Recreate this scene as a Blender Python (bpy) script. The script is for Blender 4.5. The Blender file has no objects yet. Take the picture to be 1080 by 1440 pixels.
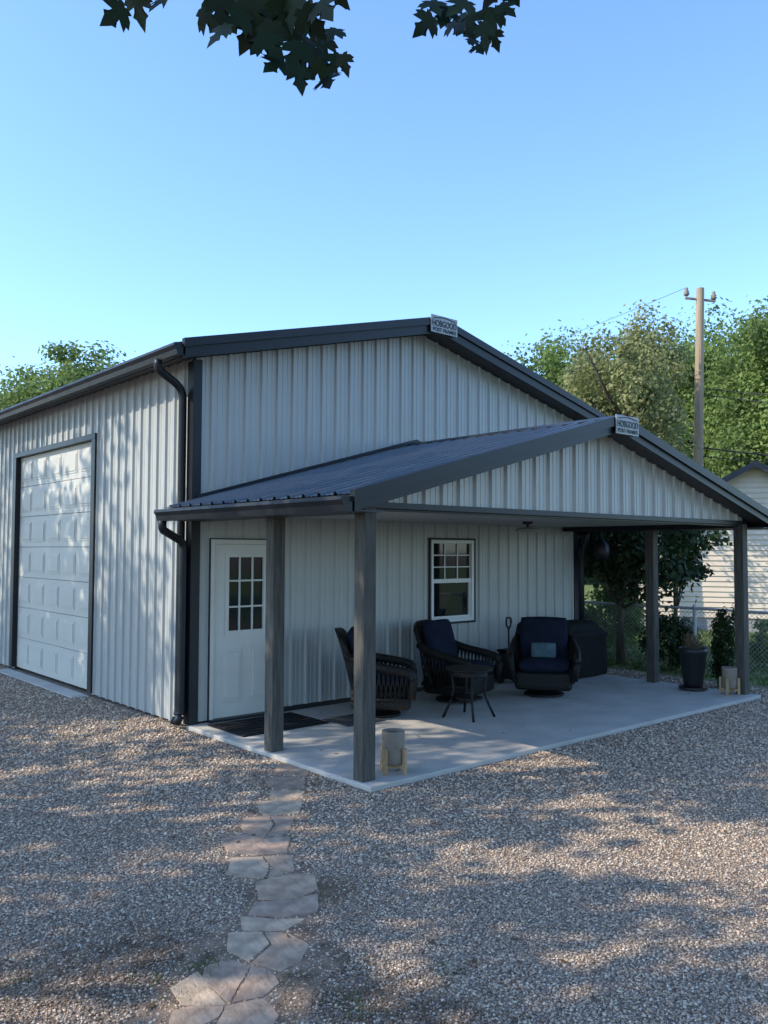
import bpy, bmesh, math, random
import numpy as np
from mathutils import Vector, Matrix
random.seed(7); R=np.random.default_rng(11)
S=bpy.context.scene; COL=S.collection
sin,cos,pi=math.sin,math.cos,math.pi
# ------------------------------------------------------------------ camera
CX,CY,CZ=-4.6539,-8.7302,1.9815; YAW,PIT,ROL,F=-0.7127,0.0451,0.0034,1186.46
fw=Vector((sin(-YAW)*cos(PIT),cos(YAW)*cos(PIT),sin(PIT))); rt=Vector((cos(YAW),sin(YAW),0)); up=rt.cross(fw)
cam=bpy.data.objects.new('camera',bpy.data.cameras.new('camera')); COL.objects.link(cam); S.camera=cam
cam.data.sensor_fit='VERTICAL'; cam.data.sensor_height=24; cam.data.lens=24*F/1440; cam.data.clip_end=2000; cam.data.clip_start=.05
X=rt*cos(ROL)+up*sin(ROL); Y=up*cos(ROL)-rt*sin(ROL); Z=-fw
M=Matrix((X,Y,Z)).transposed().to_4x4(); M.translation=(CX,CY,CZ); cam.matrix_world=M
GZ=-0.045
def gnd(px,py,z=GZ):
    du,dv=px-540,py-720; d=fw*F+X*du-Y*dv; k=(z-CZ)/d.z
    return (CX+d.x*k, CY+d.y*k)
def at(px,depth,py=None):
    f2=Vector((sin(-YAW),cos(YAW),0)); p=Vector((CX,CY,CZ))+f2*depth+rt*((px-540)/F*depth)
    if py is not None: p.z=CZ+(774-py)/F*depth
    return p
# ------------------------------------------------------------------ materials
MATS={}
def mat(name,col,rough=.6,metal=0,var=.12,vs=6,bump=0,bs=80,spec=.5,coords='Object',stretch=None):
    m=bpy.data.materials.new(name); m.use_nodes=True; nt=m.node_tree; N=nt.nodes; L=nt.links; b=N['Principled BSDF']
    b.inputs['Roughness'].default_value=rough; b.inputs['Metallic'].default_value=metal; b.inputs['Specular IOR Level'].default_value=spec
    tc=N.new('ShaderNodeTexCoord'); mp=N.new('ShaderNodeMapping'); L.new(tc.outputs[coords],mp.inputs[0])
    if stretch: mp.inputs['Scale'].default_value=stretch
    n=N.new('ShaderNodeTexNoise'); n.inputs['Scale'].default_value=vs; n.inputs['Detail'].default_value=6; L.new(mp.outputs[0],n.inputs[0])
    r=N.new('ShaderNodeValToRGB'); e=r.color_ramp.elements
    e[0].position=.3; e[1].position=.7
    e[0].color=(*[c*(1-var) for c in col],1); e[1].color=(*[min(1,c*(1+var)) for c in col],1)
    L.new(n.outputs[0],r.inputs[0]); L.new(r.outputs[0],b.inputs['Base Color'])
    if bump:
        n2=N.new('ShaderNodeTexNoise'); n2.inputs['Scale'].default_value=bs; n2.inputs['Detail'].default_value=4; L.new(mp.outputs[0],n2.inputs[0])
        bp=N.new('ShaderNodeBump'); bp.inputs['Strength'].default_value=bump; bp.inputs['Distance'].default_value=.01
        L.new(n2.outputs[0],bp.inputs['Height']); L.new(bp.outputs[0],b.inputs['Normal'])
    MATS[name]=m; return m
wall_m=mat('ribbed_steel_light_grey',(.415,.425,.405),.36,0,.03,3)
dark_m=mat('charcoal_trim',(.011,.014,.019),.42,0,.15,5,spec=.35)
roof_m=mat('charcoal_roof_steel',(.075,.090,.105),.25,0,.15,3,spec=.9)
soff_m=mat('soffit_grey',(.05,.052,.058),.6)
ceil_m=mat('ceiling_white',(.44,.43,.40),.6,0,.04)
white_m=mat('white_paint',(.62,.61,.56),.45,0,.04,3)
gdoor_m=mat('cream_door_paint',(.54,.53,.475),.5,0,.03,3)
vinyl_m=mat('white_vinyl',(.68,.67,.64),.35,0,.03)
glass_m=mat('window_glass',(.006,.008,.010),.04,0,.2,2,spec=.5)
post_m=mat('grey_stained_timber',(.072,.067,.057),.75,0,.45,5,.5,60,stretch=(6,6,.6))
conc_m=mat('concrete',(.46,.435,.39),.8,0,.14,2.2,.25,140)
steel_m=mat('brushed_metal',(.4,.4,.4),.35,1)
navy_m=mat('navy_cushion',(.011,.015,.030),.9,0,.2,8,.3,120,spec=.15)
teal_m=mat('teal_pillow_fabric',(.075,.125,.145),.9,0,.22,14,.3,150,spec=.2)
plate_m=mat('sign_plate',(.36,.385,.385),.45,0,.05)
ink_m=mat('sign_ink',(.012,.014,.016),.5)
tan_m=mat('light_wood',(.38,.25,.13),.6,0,.2,10)
pot_m=mat('tan_grey_ceramic',(.22,.18,.14),.7,0,.15,12)
shade_m=mat('lamp_shade_grey',(.30,.30,.28),.5)
blackpot_m=mat('black_pot',(.010,.010,.012),.45)
rubber_m=mat('rubber_mat',(.015,.015,.017),.85,0,.3,30,.4,100,spec=.2)
matgrey_m=mat('grey_mat',(.04,.04,.043),.9,0,.4,40,.4,200)
cover_m=mat('black_cover_cloth',(.005,.005,.006),.75,0,.3,4,.8,7,spec=.2)
bark_m=mat('bark',(.10,.08,.06),.9,0,.4,4,.8,14,stretch=(3,3,.6))
pole_m=mat('weathered_pole',(.36,.265,.17),.85,0,.25,3,.4,20,stretch=(4,4,.3))
soil_m=mat('soil',(.05,.035,.025),.95)
dirt_m=mat('path_dirt',(.22,.15,.10),.95,0,.5,9,.9,45)
galv_m=mat('galvanised',(.42,.43,.44),.5,.3)
block_m=mat('concrete_block',(.35,.34,.33),.85,0,.15,5,.3,60)
shing_m=mat('dark_shingles',(.04,.04,.045),.85,0,.4,12,.4,40)
wire_m=mat('wire_black',(.02,.02,.02),.6)
def wicker():
    m=mat('dark_wicker',(.008,.007,.006),.55,0,.4,40,spec=.35); nt=m.node_tree;N=nt.nodes;L=nt.links
    tc=N['Texture Coordinate']; c=N.new('ShaderNodeTexVoronoi'); c.inputs['Scale'].default_value=55
    L.new(tc.outputs['Object'],c.inputs['Vector']); b=N.new('ShaderNodeBump'); b.inputs['Strength'].default_value=.8; b.inputs['Distance'].default_value=.01
    L.new(c.outputs['Distance'],b.inputs['Height']); L.new(b.outputs[0],N['Principled BSDF'].inputs['Normal']); return m
wick_m=wicker()
sid_m=mat('pale_siding',(.70,.59,.46),.6,0,.04,2)
def island(name,cols,rough=.8,trans=0,hue=None,lohi=(.7,1.3)):
    m=bpy.data.materials.new(name); m.use_nodes=True; nt=m.node_tree;N=nt.nodes;L=nt.links; b=N['Principled BSDF']; b.inputs['Roughness'].default_value=rough
    b.inputs['Specular IOR Level'].default_value=.25
    g=N.new('ShaderNodeNewGeometry'); r=N.new('ShaderNodeValToRGB'); r.color_ramp.interpolation='LINEAR'
    e=r.color_ramp.elements
    while len(e)<len(cols): e.new(.5)
    for i,c in enumerate(cols): e[i].position=i/(len(cols)-1); e[i].color=(*c,1)
    L.new(g.outputs['Random Per Island'],r.inputs[0])
    src=r.outputs[0]
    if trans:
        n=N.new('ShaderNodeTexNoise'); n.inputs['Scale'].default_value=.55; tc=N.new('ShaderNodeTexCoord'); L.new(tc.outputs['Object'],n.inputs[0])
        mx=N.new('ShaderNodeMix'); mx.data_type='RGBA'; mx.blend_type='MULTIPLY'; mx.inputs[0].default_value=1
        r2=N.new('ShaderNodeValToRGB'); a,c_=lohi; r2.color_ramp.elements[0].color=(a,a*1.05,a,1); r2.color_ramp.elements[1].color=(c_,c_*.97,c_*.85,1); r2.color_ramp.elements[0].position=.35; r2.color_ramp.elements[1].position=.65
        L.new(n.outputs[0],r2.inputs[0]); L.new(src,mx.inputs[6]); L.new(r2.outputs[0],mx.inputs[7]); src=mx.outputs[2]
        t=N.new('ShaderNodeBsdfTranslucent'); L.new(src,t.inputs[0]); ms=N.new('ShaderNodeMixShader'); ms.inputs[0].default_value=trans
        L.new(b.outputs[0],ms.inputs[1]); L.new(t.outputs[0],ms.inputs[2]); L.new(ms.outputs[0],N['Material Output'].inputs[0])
    L.new(src,b.inputs['Base Color']); return m
peb_m=island('gravel_pebbles',[(.21,.15,.11),(.56,.42,.305),(.37,.255,.18),(.70,.59,.46),(.31,.26,.22),(.60,.425,.285),(.76,.66,.53),(.43,.32,.24)],.9)
leaf_g=island('leaves_green',[(.12,.18,.05),(.17,.235,.07),(.21,.28,.095),(.13,.20,.058)],.6,.45)
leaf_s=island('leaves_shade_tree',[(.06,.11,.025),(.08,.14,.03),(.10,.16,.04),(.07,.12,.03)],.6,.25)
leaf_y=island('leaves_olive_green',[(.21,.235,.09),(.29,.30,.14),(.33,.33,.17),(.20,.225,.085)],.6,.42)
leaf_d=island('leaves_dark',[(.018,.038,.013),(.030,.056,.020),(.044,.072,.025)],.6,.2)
leaf_b=island('leaves_overhead',[(.008,.020,.012),(.012,.030,.015),(.018,.040,.018)],.5,.15)  # backlit shade of the hanging leaves is put into this darker green
grass_m=island('grass_blades',[(.05,.10,.015),(.09,.14,.03),(.13,.14,.05),(.06,.12,.02)],.7,.25)
def gravel():
    m=bpy.data.materials.new('gravel'); m.use_nodes=True; nt=m.node_tree;N=nt.nodes;L=nt.links;b=N['Principled BSDF']; b.inputs['Roughness'].default_value=.9; b.inputs['Specular IOR Level'].default_value=.2
    tc=N.new('ShaderNodeTexCoord'); v=N.new('ShaderNodeTexVoronoi'); v.inputs['Scale'].default_value=60; L.new(tc.outputs['Object'],v.inputs['Vector'])
    sx=N.new('ShaderNodeSeparateColor'); L.new(v.outputs['Color'],sx.inputs[0])
    r=N.new('ShaderNodeValToRGB'); e=r.color_ramp.elements
    cols=[(.20,.145,.105),(.50,.37,.27),(.35,.245,.175),(.65,.53,.42),(.39,.31,.255),(.71,.60,.48)]
    while len(e)<len(cols): e.new(.5)
    for i,c in enumerate(cols): e[i].position=i/5; e[i].color=(*c,1)
    L.new(sx.outputs[0],r.inputs[0])
    d=N.new('ShaderNodeMapRange'); d.inputs[1].default_value=0; d.inputs[2].default_value=.6; d.inputs[3].default_value=1.0; d.inputs[4].default_value=.4
    L.new(v.outputs['Distance'],d.inputs[0])
    mx=N.new('ShaderNodeMix'); mx.data_type='RGBA'; mx.blend_type='MULTIPLY'; mx.inputs[0].default_value=1; L.new(r.outputs[0],mx.inputs[6]); L.new(d.outputs[0],mx.inputs[7])
    n=N.new('ShaderNodeTexNoise'); n.inputs['Scale'].default_value=.7; n.inputs['Detail'].default_value=7; L.new(tc.outputs['Object'],n.inputs[0])
    r2=N.new('ShaderNodeValToRGB'); r2.color_ramp.elements[0].position=.52; r2.color_ramp.elements[1].position=.70; r2.color_ramp.elements[0].color=(0,0,0,1); r2.color_ramp.elements[1].color=(.65,.65,.65,1)
    L.new(n.outputs[0],r2.inputs[0])
    m2=N.new('ShaderNodeMix'); m2.data_type='RGBA'; L.new(r2.outputs[0],m2.inputs[0]); L.new(mx.outputs[2],m2.inputs[6]); m2.inputs[7].default_value=(.21,.145,.095,1)
    L.new(m2.outputs[2],b.inputs['Base Color'])
    bp=N.new('ShaderNodeBump'); bp.invert=True; bp.inputs['Strength'].default_value=.9; bp.inputs['Distance'].default_value=.012; L.new(v.outputs['Distance'],bp.inputs['Height']); L.new(bp.outputs[0],b.inputs['Normal'])
    return m
grav_m=gravel()
lawn_m=mat('lawn',(.14,.18,.05),.9,0,.45,3,.6,50)
flag_m=[mat('flagstone_pink',(.42,.29,.195),.85,0,.38,9,1.0,30),mat('flagstone_tan',(.46,.34,.23),.85,0,.38,9,1.0,30),mat('flagstone_brown',(.35,.25,.18),.85,0,.38,9,1.0,30)]
# ------------------------------------------------------------------ helpers
def tag(o,label=None,cat=None,group=None,kind=None):
    if label: o['label']=label
    if cat: o['category']=cat
    if group: o['group']=group
    if kind: o['kind']=kind
    return o
def thing(name,loc,label,cat,group=None,rz=0):
    o=bpy.data.objects.new(name,None); COL.objects.link(o); o.location=loc; o.rotation_euler=(0,0,rz); o.empty_display_size=.2
    return tag(o,label,cat,group)
def rootof(o):
    while o.parent: o=o.parent
    return o
class MB:
    def __init__(s): s.v=[]; s.f=[]
    def add(s,vs,fs):
        k=len(s.v); s.v+= [tuple(v) for v in vs]; s.f+=[tuple(i+k for i in f) for f in fs]; return s
    def box(s,a,b,rot=None,piv=None):
        vs=[Vector((x,y,z)) for z in (a[2],b[2]) for y in (a[1],b[1]) for x in (a[0],b[0])]
        if rot is not None:
            p=Vector(piv) if piv is not None else sum(vs,Vector())/8
            vs=[rot@(v-p)+p for v in vs]
        return s.add(vs,[(0,2,3,1),(4,5,7,6),(0,1,5,4),(2,6,7,3),(0,4,6,2),(1,3,7,5)])
    def tube(s,pts,rad,n=8,cap=True):
        pts=[Vector(p) for p in pts]; rr=rad if isinstance(rad,(list,tuple)) else [rad]*len(pts); vs=[]; fs=[]
        for i,p in enumerate(pts):
            d=(pts[min(i+1,len(pts)-1)]-pts[max(i-1,0)]).normalized()
            a=d.cross(Vector((0,0,1)) if abs(d.z)<.95 else Vector((1,0,0))).normalized(); b=d.cross(a)
            for k in range(n):
                t=2*pi*k/n+pi/n; vs.append(p+(a*cos(t)+b*sin(t))*rr[i])
        for i in range(len(pts)-1):
            for k in range(n): fs.append((i*n+k,i*n+(k+1)%n,(i+1)*n+(k+1)%n,(i+1)*n+k))
        if cap: fs+= [tuple(range(n))[::-1],tuple((len(pts)-1)*n+k for k in range(n))]
        return s.add(vs,fs)
    def lathe(s,prof,c=(0,0,0),n=24):
        vs=[];fs=[]
        for r,z in prof:
            for k in range(n): vs.append((c[0]+r*cos(2*pi*k/n),c[1]+r*sin(2*pi*k/n),c[2]+z))
        for i in range(len(prof)-1):
            for k in range(n): fs.append((i*n+k,i*n+(k+1)%n,(i+1)*n+(k+1)%n,(i+1)*n+k))
        fs+=[tuple(range(n))[::-1],tuple((len(prof)-1)*n+k for k in range(n))]
        return s.add(vs,fs)
    def xz(s,poly,y0,y1):
        n=len(poly); vs=[(x,y0,z) for x,z in poly]+[(x,y1,z) for x,z in poly]
        return s.add(vs,[tuple(range(n)),tuple(range(2*n-1,n-1,-1))]+[(i,i+n,(i+1)%n+n,(i+1)%n) for i in range(n)])
    def build(s,name,m,parent=None,smooth=False,bevel=0,seg=2,local=False,fixn=True,subsurf=0):
        me=bpy.data.meshes.new(name); off=Vector((0,0,0))
        if parent is not None and not local: off=Vector(rootof(parent).location)
        me.from_pydata([tuple(Vector(v)-off) for v in s.v],[],s.f); me.materials.append(m)
        if fixn:
            bm=bmesh.new(); bm.from_mesh(me); bmesh.ops.recalc_face_normals(bm,faces=bm.faces); bm.to_mesh(me); bm.free()
        if smooth: me.polygons.foreach_set('use_smooth',[True]*len(me.polygons))
        o=bpy.data.objects.new(name,me); COL.objects.link(o)
        if parent is not None: o.parent=parent
        if bevel:
            b=o.modifiers.new('bevel','BEVEL'); b.width=bevel; b.segments=seg; b.limit_method='ANGLE'; b.angle_limit=.6
        return o
def npmesh(name,V,nper,m,parent=None,faces=None,off=None):
    n,k,_=V.shape; me=bpy.data.meshes.new(name)
    if parent is not None: V=V-np.array(rootof(parent).location)
    me.vertices.add(n*k); me.vertices.foreach_set('co',V.reshape(-1).astype(np.float32))
    if faces is None: faces=[list(range(k))]
    fl=np.concatenate([np.array(f) for f in faces]); lens=np.array([len(f) for f in faces])
    idx=(np.arange(n)[:,None]*k+fl[None]).reshape(-1)
    me.loops.add(len(idx)); me.loops.foreach_set('vertex_index',idx.astype(np.int32))
    tot=np.tile(lens,n); st=np.concatenate([[0],np.cumsum(tot)[:-1]])
    me.polygons.add(len(tot)); me.polygons.foreach_set('loop_start',st.astype(np.int32))
    me.update(calc_edges=True); me.materials.append(m)
    o=bpy.data.objects.new(name,me); COL.objects.link(o)
    if parent is not None: o.parent=parent
    return o
# ------------------------------------------------------------------ ribbed steel sheet
PITCH=.2286
def profile(L,brk=()):
    pts=[]
    k=0
    while k*PITCH<=L+PITCH:
        u=k*PITCH
        for du,h in ((-.030,0),(-.015,.028),(.015,.028),(.030,0),(.066,0),(.072,.005),(.088,.005),(.094,0),(.135,0),(.141,.005),(.157,.005),(.163,0)): pts.append((u+du,h))
        k+=1
    us=[p[0] for p in pts]; hs=[p[1] for p in pts]
    al=sorted(set([u for u in us if 0<u<L]+[0,L]+[b for b in brk if 0<b<L]))
    return [(u,float(np.interp(u,us,hs))) for u in al]
def ribbed(name,m,parent,L,mapf,vlo,vhi,openings=(),brk=()):
    b=[x for o in openings for x in (o[0],o[1])]+list(brk); pr=profile(L,b); mb=MB()
    for (u0,h0),(u1,h1) in zip(pr,pr[1:]):
        um=(u0+u1)/2
        segs=[]
        cur=vlo
        for o in sorted(openings,key=lambda o:o[2]):
            if o[0]<=um<=o[1]:
                segs.append((cur,(lambda u,z=o[2]:z))); cur=(lambda u,z=o[3]:z)
        segs.append((cur,vhi))
        for lo,hi in segs:
            if hi(um)-lo(um)<.003: continue
            mb.add([mapf(u0,lo(u0),h0),mapf(u1,lo(u1),h1),mapf(u1,hi(u1),h1),mapf(u0,hi(u0),h0)],[(0,1,2,3)])
    o=mb.build(name,m,parent,fixn=False)
    bm=bmesh.new(); bm.from_mesh(o.data); bmesh.ops.remove_doubles(bm,verts=bm.verts,dist=.0004); bm.to_mesh(o.data); bm.free()
    return o
# ------------------------------------------------------------------ building
W=7.22; DEP=12.2; XR=3.61; SM=.2442; ZR=5.229; SO=.301; OH=.353
zr=lambda x: ZR-SM*abs(x-XR)
door=(.22,1.20,0.0,2.10); win=(3.757,4.65,.9416,2.1307); gar=(2.88,6.14,0.0,3.52)
B=thing('metal_building',(0,0,0),'large light grey ribbed steel building with charcoal gabled roof and corner trim','building')
ribbed('gable_wall',wall_m,B,W,lambda u,v,h:(u,-h,v),lambda u:0.02,lambda u:zr(u)-.16,[(door[0],door[1],-.1,door[3]),(win[0],win[1],win[2],win[3])],[XR])
ribbed('side_wall',wall_m,B,DEP,lambda u,v,h:(-h,u,v),lambda u:-.02,lambda u:4.19,[(gar[0],gar[1],-.1,gar[3])])
mb=MB(); mb.box((W-.01,.02,0),(W,DEP,4.19)); mb.box((0,DEP-.02,0),(W-.012,DEP,4.19)); mb.build('rear_wall',wall_m,B)
mb=MB(); mb.xz([(-SO,zr(-SO)-.012),(XR,ZR-.012),(W+SO,zr(W+SO)-.012),(W+SO,zr(W+SO)-.15),(XR,ZR-.15),(-SO,zr(-SO)-.15)],-OH+.035,DEP+.3)
mb.build('soffit',soff_m,B)
LS=math.hypot(XR+SO,SM*(XR+SO)); cs=(XR+SO)/LS; ss=cs*SM
LY=DEP+.3+OH
ribbed('roof_panel',roof_m,B,LY,lambda u,v,h:(-SO+v*cs-h*ss,-OH+u,zr(-SO)+v*ss+h*cs),lambda u:-.03,lambda u:LS)
ribbed('roof_panel',roof_m,B,LY,lambda u,v,h:(W+SO-v*cs+h*ss,-OH+u,zr(-SO)+v*ss+h*cs),lambda u:-.03,lambda u:LS)
def caproof(xr,zt,sl,y0,y1,w=.16):
    m_=MB(); m_.xz([(xr-w,zt-w*sl+.032),(xr,zt+.04),(xr+w,zt-w*sl+.032),(xr+w,zt-w*sl+.018),(xr,zt+.026),(xr-w,zt-w*sl+.018)],y0,y1); return m_
caproof(XR,ZR,SM,-OH,DEP+.3).build('ridge_cap',dark_m,B)
def rake(xl,xm,xr,zf,y,t,h,x=None):
    m_=MB()
    m_.xz([(xl,zf(xl)+.032),(xm,zf(xm)+.040),(xr,zf(xr)+.032),(xr,zf(xr)-.065),(xm,zf(xm)-.065),(xl,zf(xl)-.065)],y-.030,y+.03)
    m_.xz([(xl,zf(xl)-.063),(xm,zf(xm)-.063),(xr,zf(xr)-.063),(xr,zf(xr)-h),(xm,zf(xm)-h),(xl,zf(xl)-h)],y,y+t)
    return m_
rake(-SO-.03,XR,W+SO+.03,zr,-OH,.03,.185).build('rake_trim',dark_m,B)
MB().xz([(-.034,0),(.080,0),(.080,4.17),(-.034,4.17)],-.034,-.003).add([(-.034,-.003,0),(-.003,-.003,0),(-.003,.10,0),(-.034,.10,0),(-.034,-.003,4.15),(-.003,-.003,4.15),(-.003,.10,4.15),(-.034,.10,4.15)],[(0,3,2,1),(4,5,6,7),(0,1,5,4),(1,2,6,5),(2,3,7,6),(3,0,4,7)]).build('corner_trim',dark_m,B)
mb=MB(); mb.box((W-.10,-.034,0),(W+.022,-.003,4.17)); mb.box((W+.002,-.004,0),(W+.024,.14,4.15)); mb.build('corner_trim',dark_m,B)
MB().box((door[1]+.03,-.032,0),(W-.12,-.0,.055)).build('base_trim',dark_m,B)
def gutter_poly(xo,z,w=.13,h=.125):
    return [(xo,z),(xo-.03,z-.0),(xo-w,z-.0),(xo-w-.008,z-.03),(xo-w+.02,z-.07),(xo-w+.035,z-h),(xo,z-h)]
mb=MB(); mb.box((-SO-.005,-OH+.03,zr(-SO)-.17),(-SO+.02,DEP+.3,zr(-SO)-.02)); mb.build('fascia',dark_m,B)
mb=MB(); mb.xz(gutter_poly(-SO-.006,zr(-SO)-.035),-OH-.0,DEP+.3); mb.build('gutter',dark_m,B)
def pipe(pts,w=.075):
    m_=MB(); m_.tube(pts,w*.62,10); return m_
def bend(pts,n=5,r=.1):
    pts=[Vector(p) for p in pts]; out=[pts[0]]
    for a,b,c in zip(pts,pts[1:],pts[2:]):
        d1=(a-b).normalized(); d2=(c-b).normalized(); rr=min(r,(a-b).length*.45,(c-b).length*.45)
        for k in range(n+1):
            t=k/n; out.append((b+d1*rr)*(1-t)**2+b*2*t*(1-t)+(b+d2*rr)*t*t)
    out.append(pts[-1]); return out
zg=zr(-SO)-.16
pipe(bend([(-.40,.12,zg+.02),(-.40,.12,zg-.09),(-.085,.12,zg-.28),(-.085,.12,2.0),(-.085,.12,.14),(-.14,.12,.0)],6,.12)).build('downspout',dark_m,B,smooth=True)
# window
w0,w1,z0,z1=win
mb=MB(); t=.03
mb.box((w0-t,-.040,z0-t),(w0,.03,z1+t)); mb.box((w1,-.040,z0-t),(w1+t,.03,z1+t)); mb.box((w0,-.040,z1),(w1,.03,z1+t)); mb.box((w0,-.040,z0-t),(w1,.03,z0))
wo=mb.build('window',dark_m,B)
mb=MB(); t=.05
mb.box((w0,-.034,z0),(w0+t,.05,z1)); mb.box((w1-t,-.034,z0),(w1,.05,z1)); mb.box((w0+t,-.034,z1-t),(w1-t,.05,z1)); mb.box((w0+t,-.034,z0),(w1-t,.05,z0+t))
zm=(z0+z1)/2
mb.box((w0+t,-.018,zm-.03),(w1-t,.03,zm+.03))
for k in (1,2): 
    x=w0+t+(w1-w0-2*t)*k/3; mb.box((x-.009,.004,zm+.03),(x+.009,.018,z1-t))
for k in (1,2):
    z=zm+.03+(z1-t-zm-.03)*k/3; mb.box((w0+t,.002,z-.009),(w1-t,.02,z+.009))
mb.box((w0+t,-.008,z0+t),(w0+t+.03,.03,zm-.03)); mb.box((w1-t-.03,-.008,z0+t),(w1-t,.03,zm-.03)); mb.box((w0+t,-.01,z0+t),(w1-t,.03,z0+t+.035))
mb.build('frame',vinyl_m,wo,bevel=.003)
MB().box((w0+t,.022,z0+t),(w1-t,.026,z1-t)).build('pane',glass_m,wo)
# entry door
d0,d1,_,dz=door
tt=.014
mb=MB(); mb.box((d0-tt,-.036,.0),(d0,.04,dz+tt)); mb.box((d1,-.036,0),(d1+tt,.04,dz+tt)); mb.box((d0,-.036,dz),(d1,.04,dz+tt)); dt=mb.build('door_trim',dark_m,B)
f=.055; a0,a1,az=d0+f,d1-f,dz-f
mb=MB(); 
lx0,lx1,lz0,lz1=a0+.17,a1-.17,1.0,1.92
mb.box((a0+.003,-.006,.03),(lx0,.03,az-.003)); mb.box((lx1,-.006,.03),(a1-.003,.03,az-.003)); mb.box((lx0,-.006,.03),(lx1,.03,lz0)); mb.box((lx0,-.006,lz1),(lx1,.03,az-.003))
dr=mb.build('entry_door',white_m,B)
mb=MB(); mb.box((d0,-.034,0.02),(d0+f,.04,dz)); mb.box((d1-f,-.034,.02),(d1,.04,dz)); mb.box((d0+f,-.034,dz-f),(d1-f,.04,dz)); mb.build('frame',white_m,dr,bevel=.004)
mb=MB(); t=.028
mb.box((lx0-.02,-.02,lz0-.02),(lx0+t,.01,lz1+.02)); mb.box((lx1-t,-.02,lz0-.02),(lx1+.02,.01,lz1+.02)); mb.box((lx0+t,-.02,lz1-t),(lx1-t,.01,lz1+.02)); mb.box((lx0+t,-.02,lz0-.02),(lx1-t,.01,lz0+t))
for k in (1,2):
    x=lx0+(lx1-lx0)*k/3; mb.box((x-.01,-.012,lz0+t),(x+.01,.006,lz1-t))
for k in (1,2):
    z=lz0+(lz1-lz0)*k/3; mb.box((lx0+t,-.011,z-.01),(lx1-t,.005,z+.01))
mb.build('glazing_bars',white_m,dr)
MB().box((lx0,.008,lz0),(lx1,.012,lz1)).build('pane',glass_m,dr)
for xa,xb in ((a0+.13,(a0+a1)/2-.05),((a0+a1)/2+.05,a1-.13)):
    mb=MB(); mb.box((xa,-.014,.2),(xb,-.004,.82)); mb.box((xa+.04,-.028,.24),(xb-.04,-.006,.78))
    mb.build('raised_panel',white_m,dr,bevel=.006)
mb=MB(); mb.lathe([(.0,0),(.03,0),(.03,.01),(.012,.015),(.012,.04),(.03,.055),(.028,.08),(0,.085)],n=14)
mb.v=[(a1-.07+x,-.006-z,.95+y) for x,y,z in mb.v]; mb.build('door_handle',steel_m,dr,smooth=True)
mb=MB(); mb.box((d0-.01,-.09,.002),(d1+.01,.03,.028)); mb.build('threshold',dark_m,B)
# garage door
g0,g1,_,gz=gar
mb=MB(); 
mb.box((-.055,g0-.13,0),(.05,g0,gz+.0)); mb.box((-.055,g1,0),(.05,g1+.13,gz)); mb.box((-.057,g0-.13,gz),(.05,g1+.13,gz+.08)); mb.build('garage_door_trim',dark_m,B,bevel=.003)
nr=7; sh=gz/nr; mb=MB()
for i in range(nr): mb.box((.03,g0,i*sh+.003),(.07,g1,(i+1)*sh-.003))
gd=mb.build('garage_door',gdoor_m,B,bevel=.003)
nc=5; cw=(g1-g0)/nc
for i in range(nr):
    for j in range(nc):
        ya,yb,za,zb=g0+j*cw+.07,g0+(j+1)*cw-.07,i*sh+.09,(i+1)*sh-.09
        mb=MB(); mb.box((.023,ya,za),(.032,yb,zb)); mb.box((.015,ya+.035,za+.035),(.025,yb-.035,zb-.035))
        mb.build('raised_panel',gdoor_m,gd,bevel=.003)
# ------------------------------------------------------------------ porch
PXL,PXR,PD=.047,6.871,3.043; PM=(PXL+PXR)/2; PO=.382; PZR=3.461; PZE=2.449; PS=(PZR-PZE)/(PM-PXL+PO); POH=.331
pz=lambda x: PZR-PS*abs(x-PM)
P=thing('porch',(0,-PD,0),'open gabled porch with charcoal roof on four grey posts in front of the steel building','porch')
PEL,PER=PXL-PO,PXR+PO
LS2=math.hypot(PM-PEL,PZR-PZE); c2=(PM-PEL)/LS2; s2=c2*PS
LY2=PD+POH-.034
ribbed('roof_panel',roof_m,P,LY2,lambda u,v,h:(PEL+v*c2-h*s2,-PD-POH+u,PZE+v*s2+h*c2),lambda u:-.03,lambda u:LS2)
ribbed('roof_panel',roof_m,P,LY2,lambda u,v,h:(PER-v*c2+h*s2,-PD-POH+u,PZE+v*s2+h*c2),lambda u:-.03,lambda u:LS2)
caproof(PM,PZR,PS,-PD-POH,-.036).build('ridge_cap',dark_m,P)
rake(PEL-.03,PM,PER+.03,pz,-PD-POH,.03,.150).build('rake_trim',dark_m,P)
mb=MB(); mb.xz([(PEL,pz(PEL)-.012),(PM,PZR-.012),(PER,pz(PER)-.012),(PER,pz(PER)-.11),(PM,PZR-.11),(PEL,pz(PEL)-.11)],-PD-POH+.032,-.036); mb.build('roof_deck',soff_m,P)
ribbed('gable_panel',wall_m,P,PXR-PXL,lambda u,v,h:(PXL+u,-PD-h-.03,v),lambda u:2.40,lambda u:pz(PXL+u)-.11,(),[PM-PXL])
mb=MB(); mb.box((PXL-.07,-PD-.06,2.352),(PXR+.07,-PD-.002,2.405)); mb.box((PXL-.07,-PD-.003,2.33),(PXR+.07,-PD+.06,2.42)); mb.build('bottom_trim',dark_m,P)
mb=MB(); mb.box((PXL+.05,-PD+.06,2.372),(PXR-.05,-.036,2.392)); mb.build('ceiling',ceil_m,P)
for x in (PXL,PXR):
    MB().box((x-.075,-PD+.06,2.30),(x+.075,-.036,2.43)).build('beam',dark_m,P,bevel=.004)
for a,b in ((PEL,PXL-.07),(PXR+.07,PER)):
    MB().box((a,-PD-POH+.03,2.30),(b,-.036,2.315)).build('eave_soffit',soff_m,P)
MB().box((PEL-.006,-PD-POH+.03,2.30),(PEL+.016,-.036,PZE-.015)).build('fascia',dark_m,P)
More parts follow.
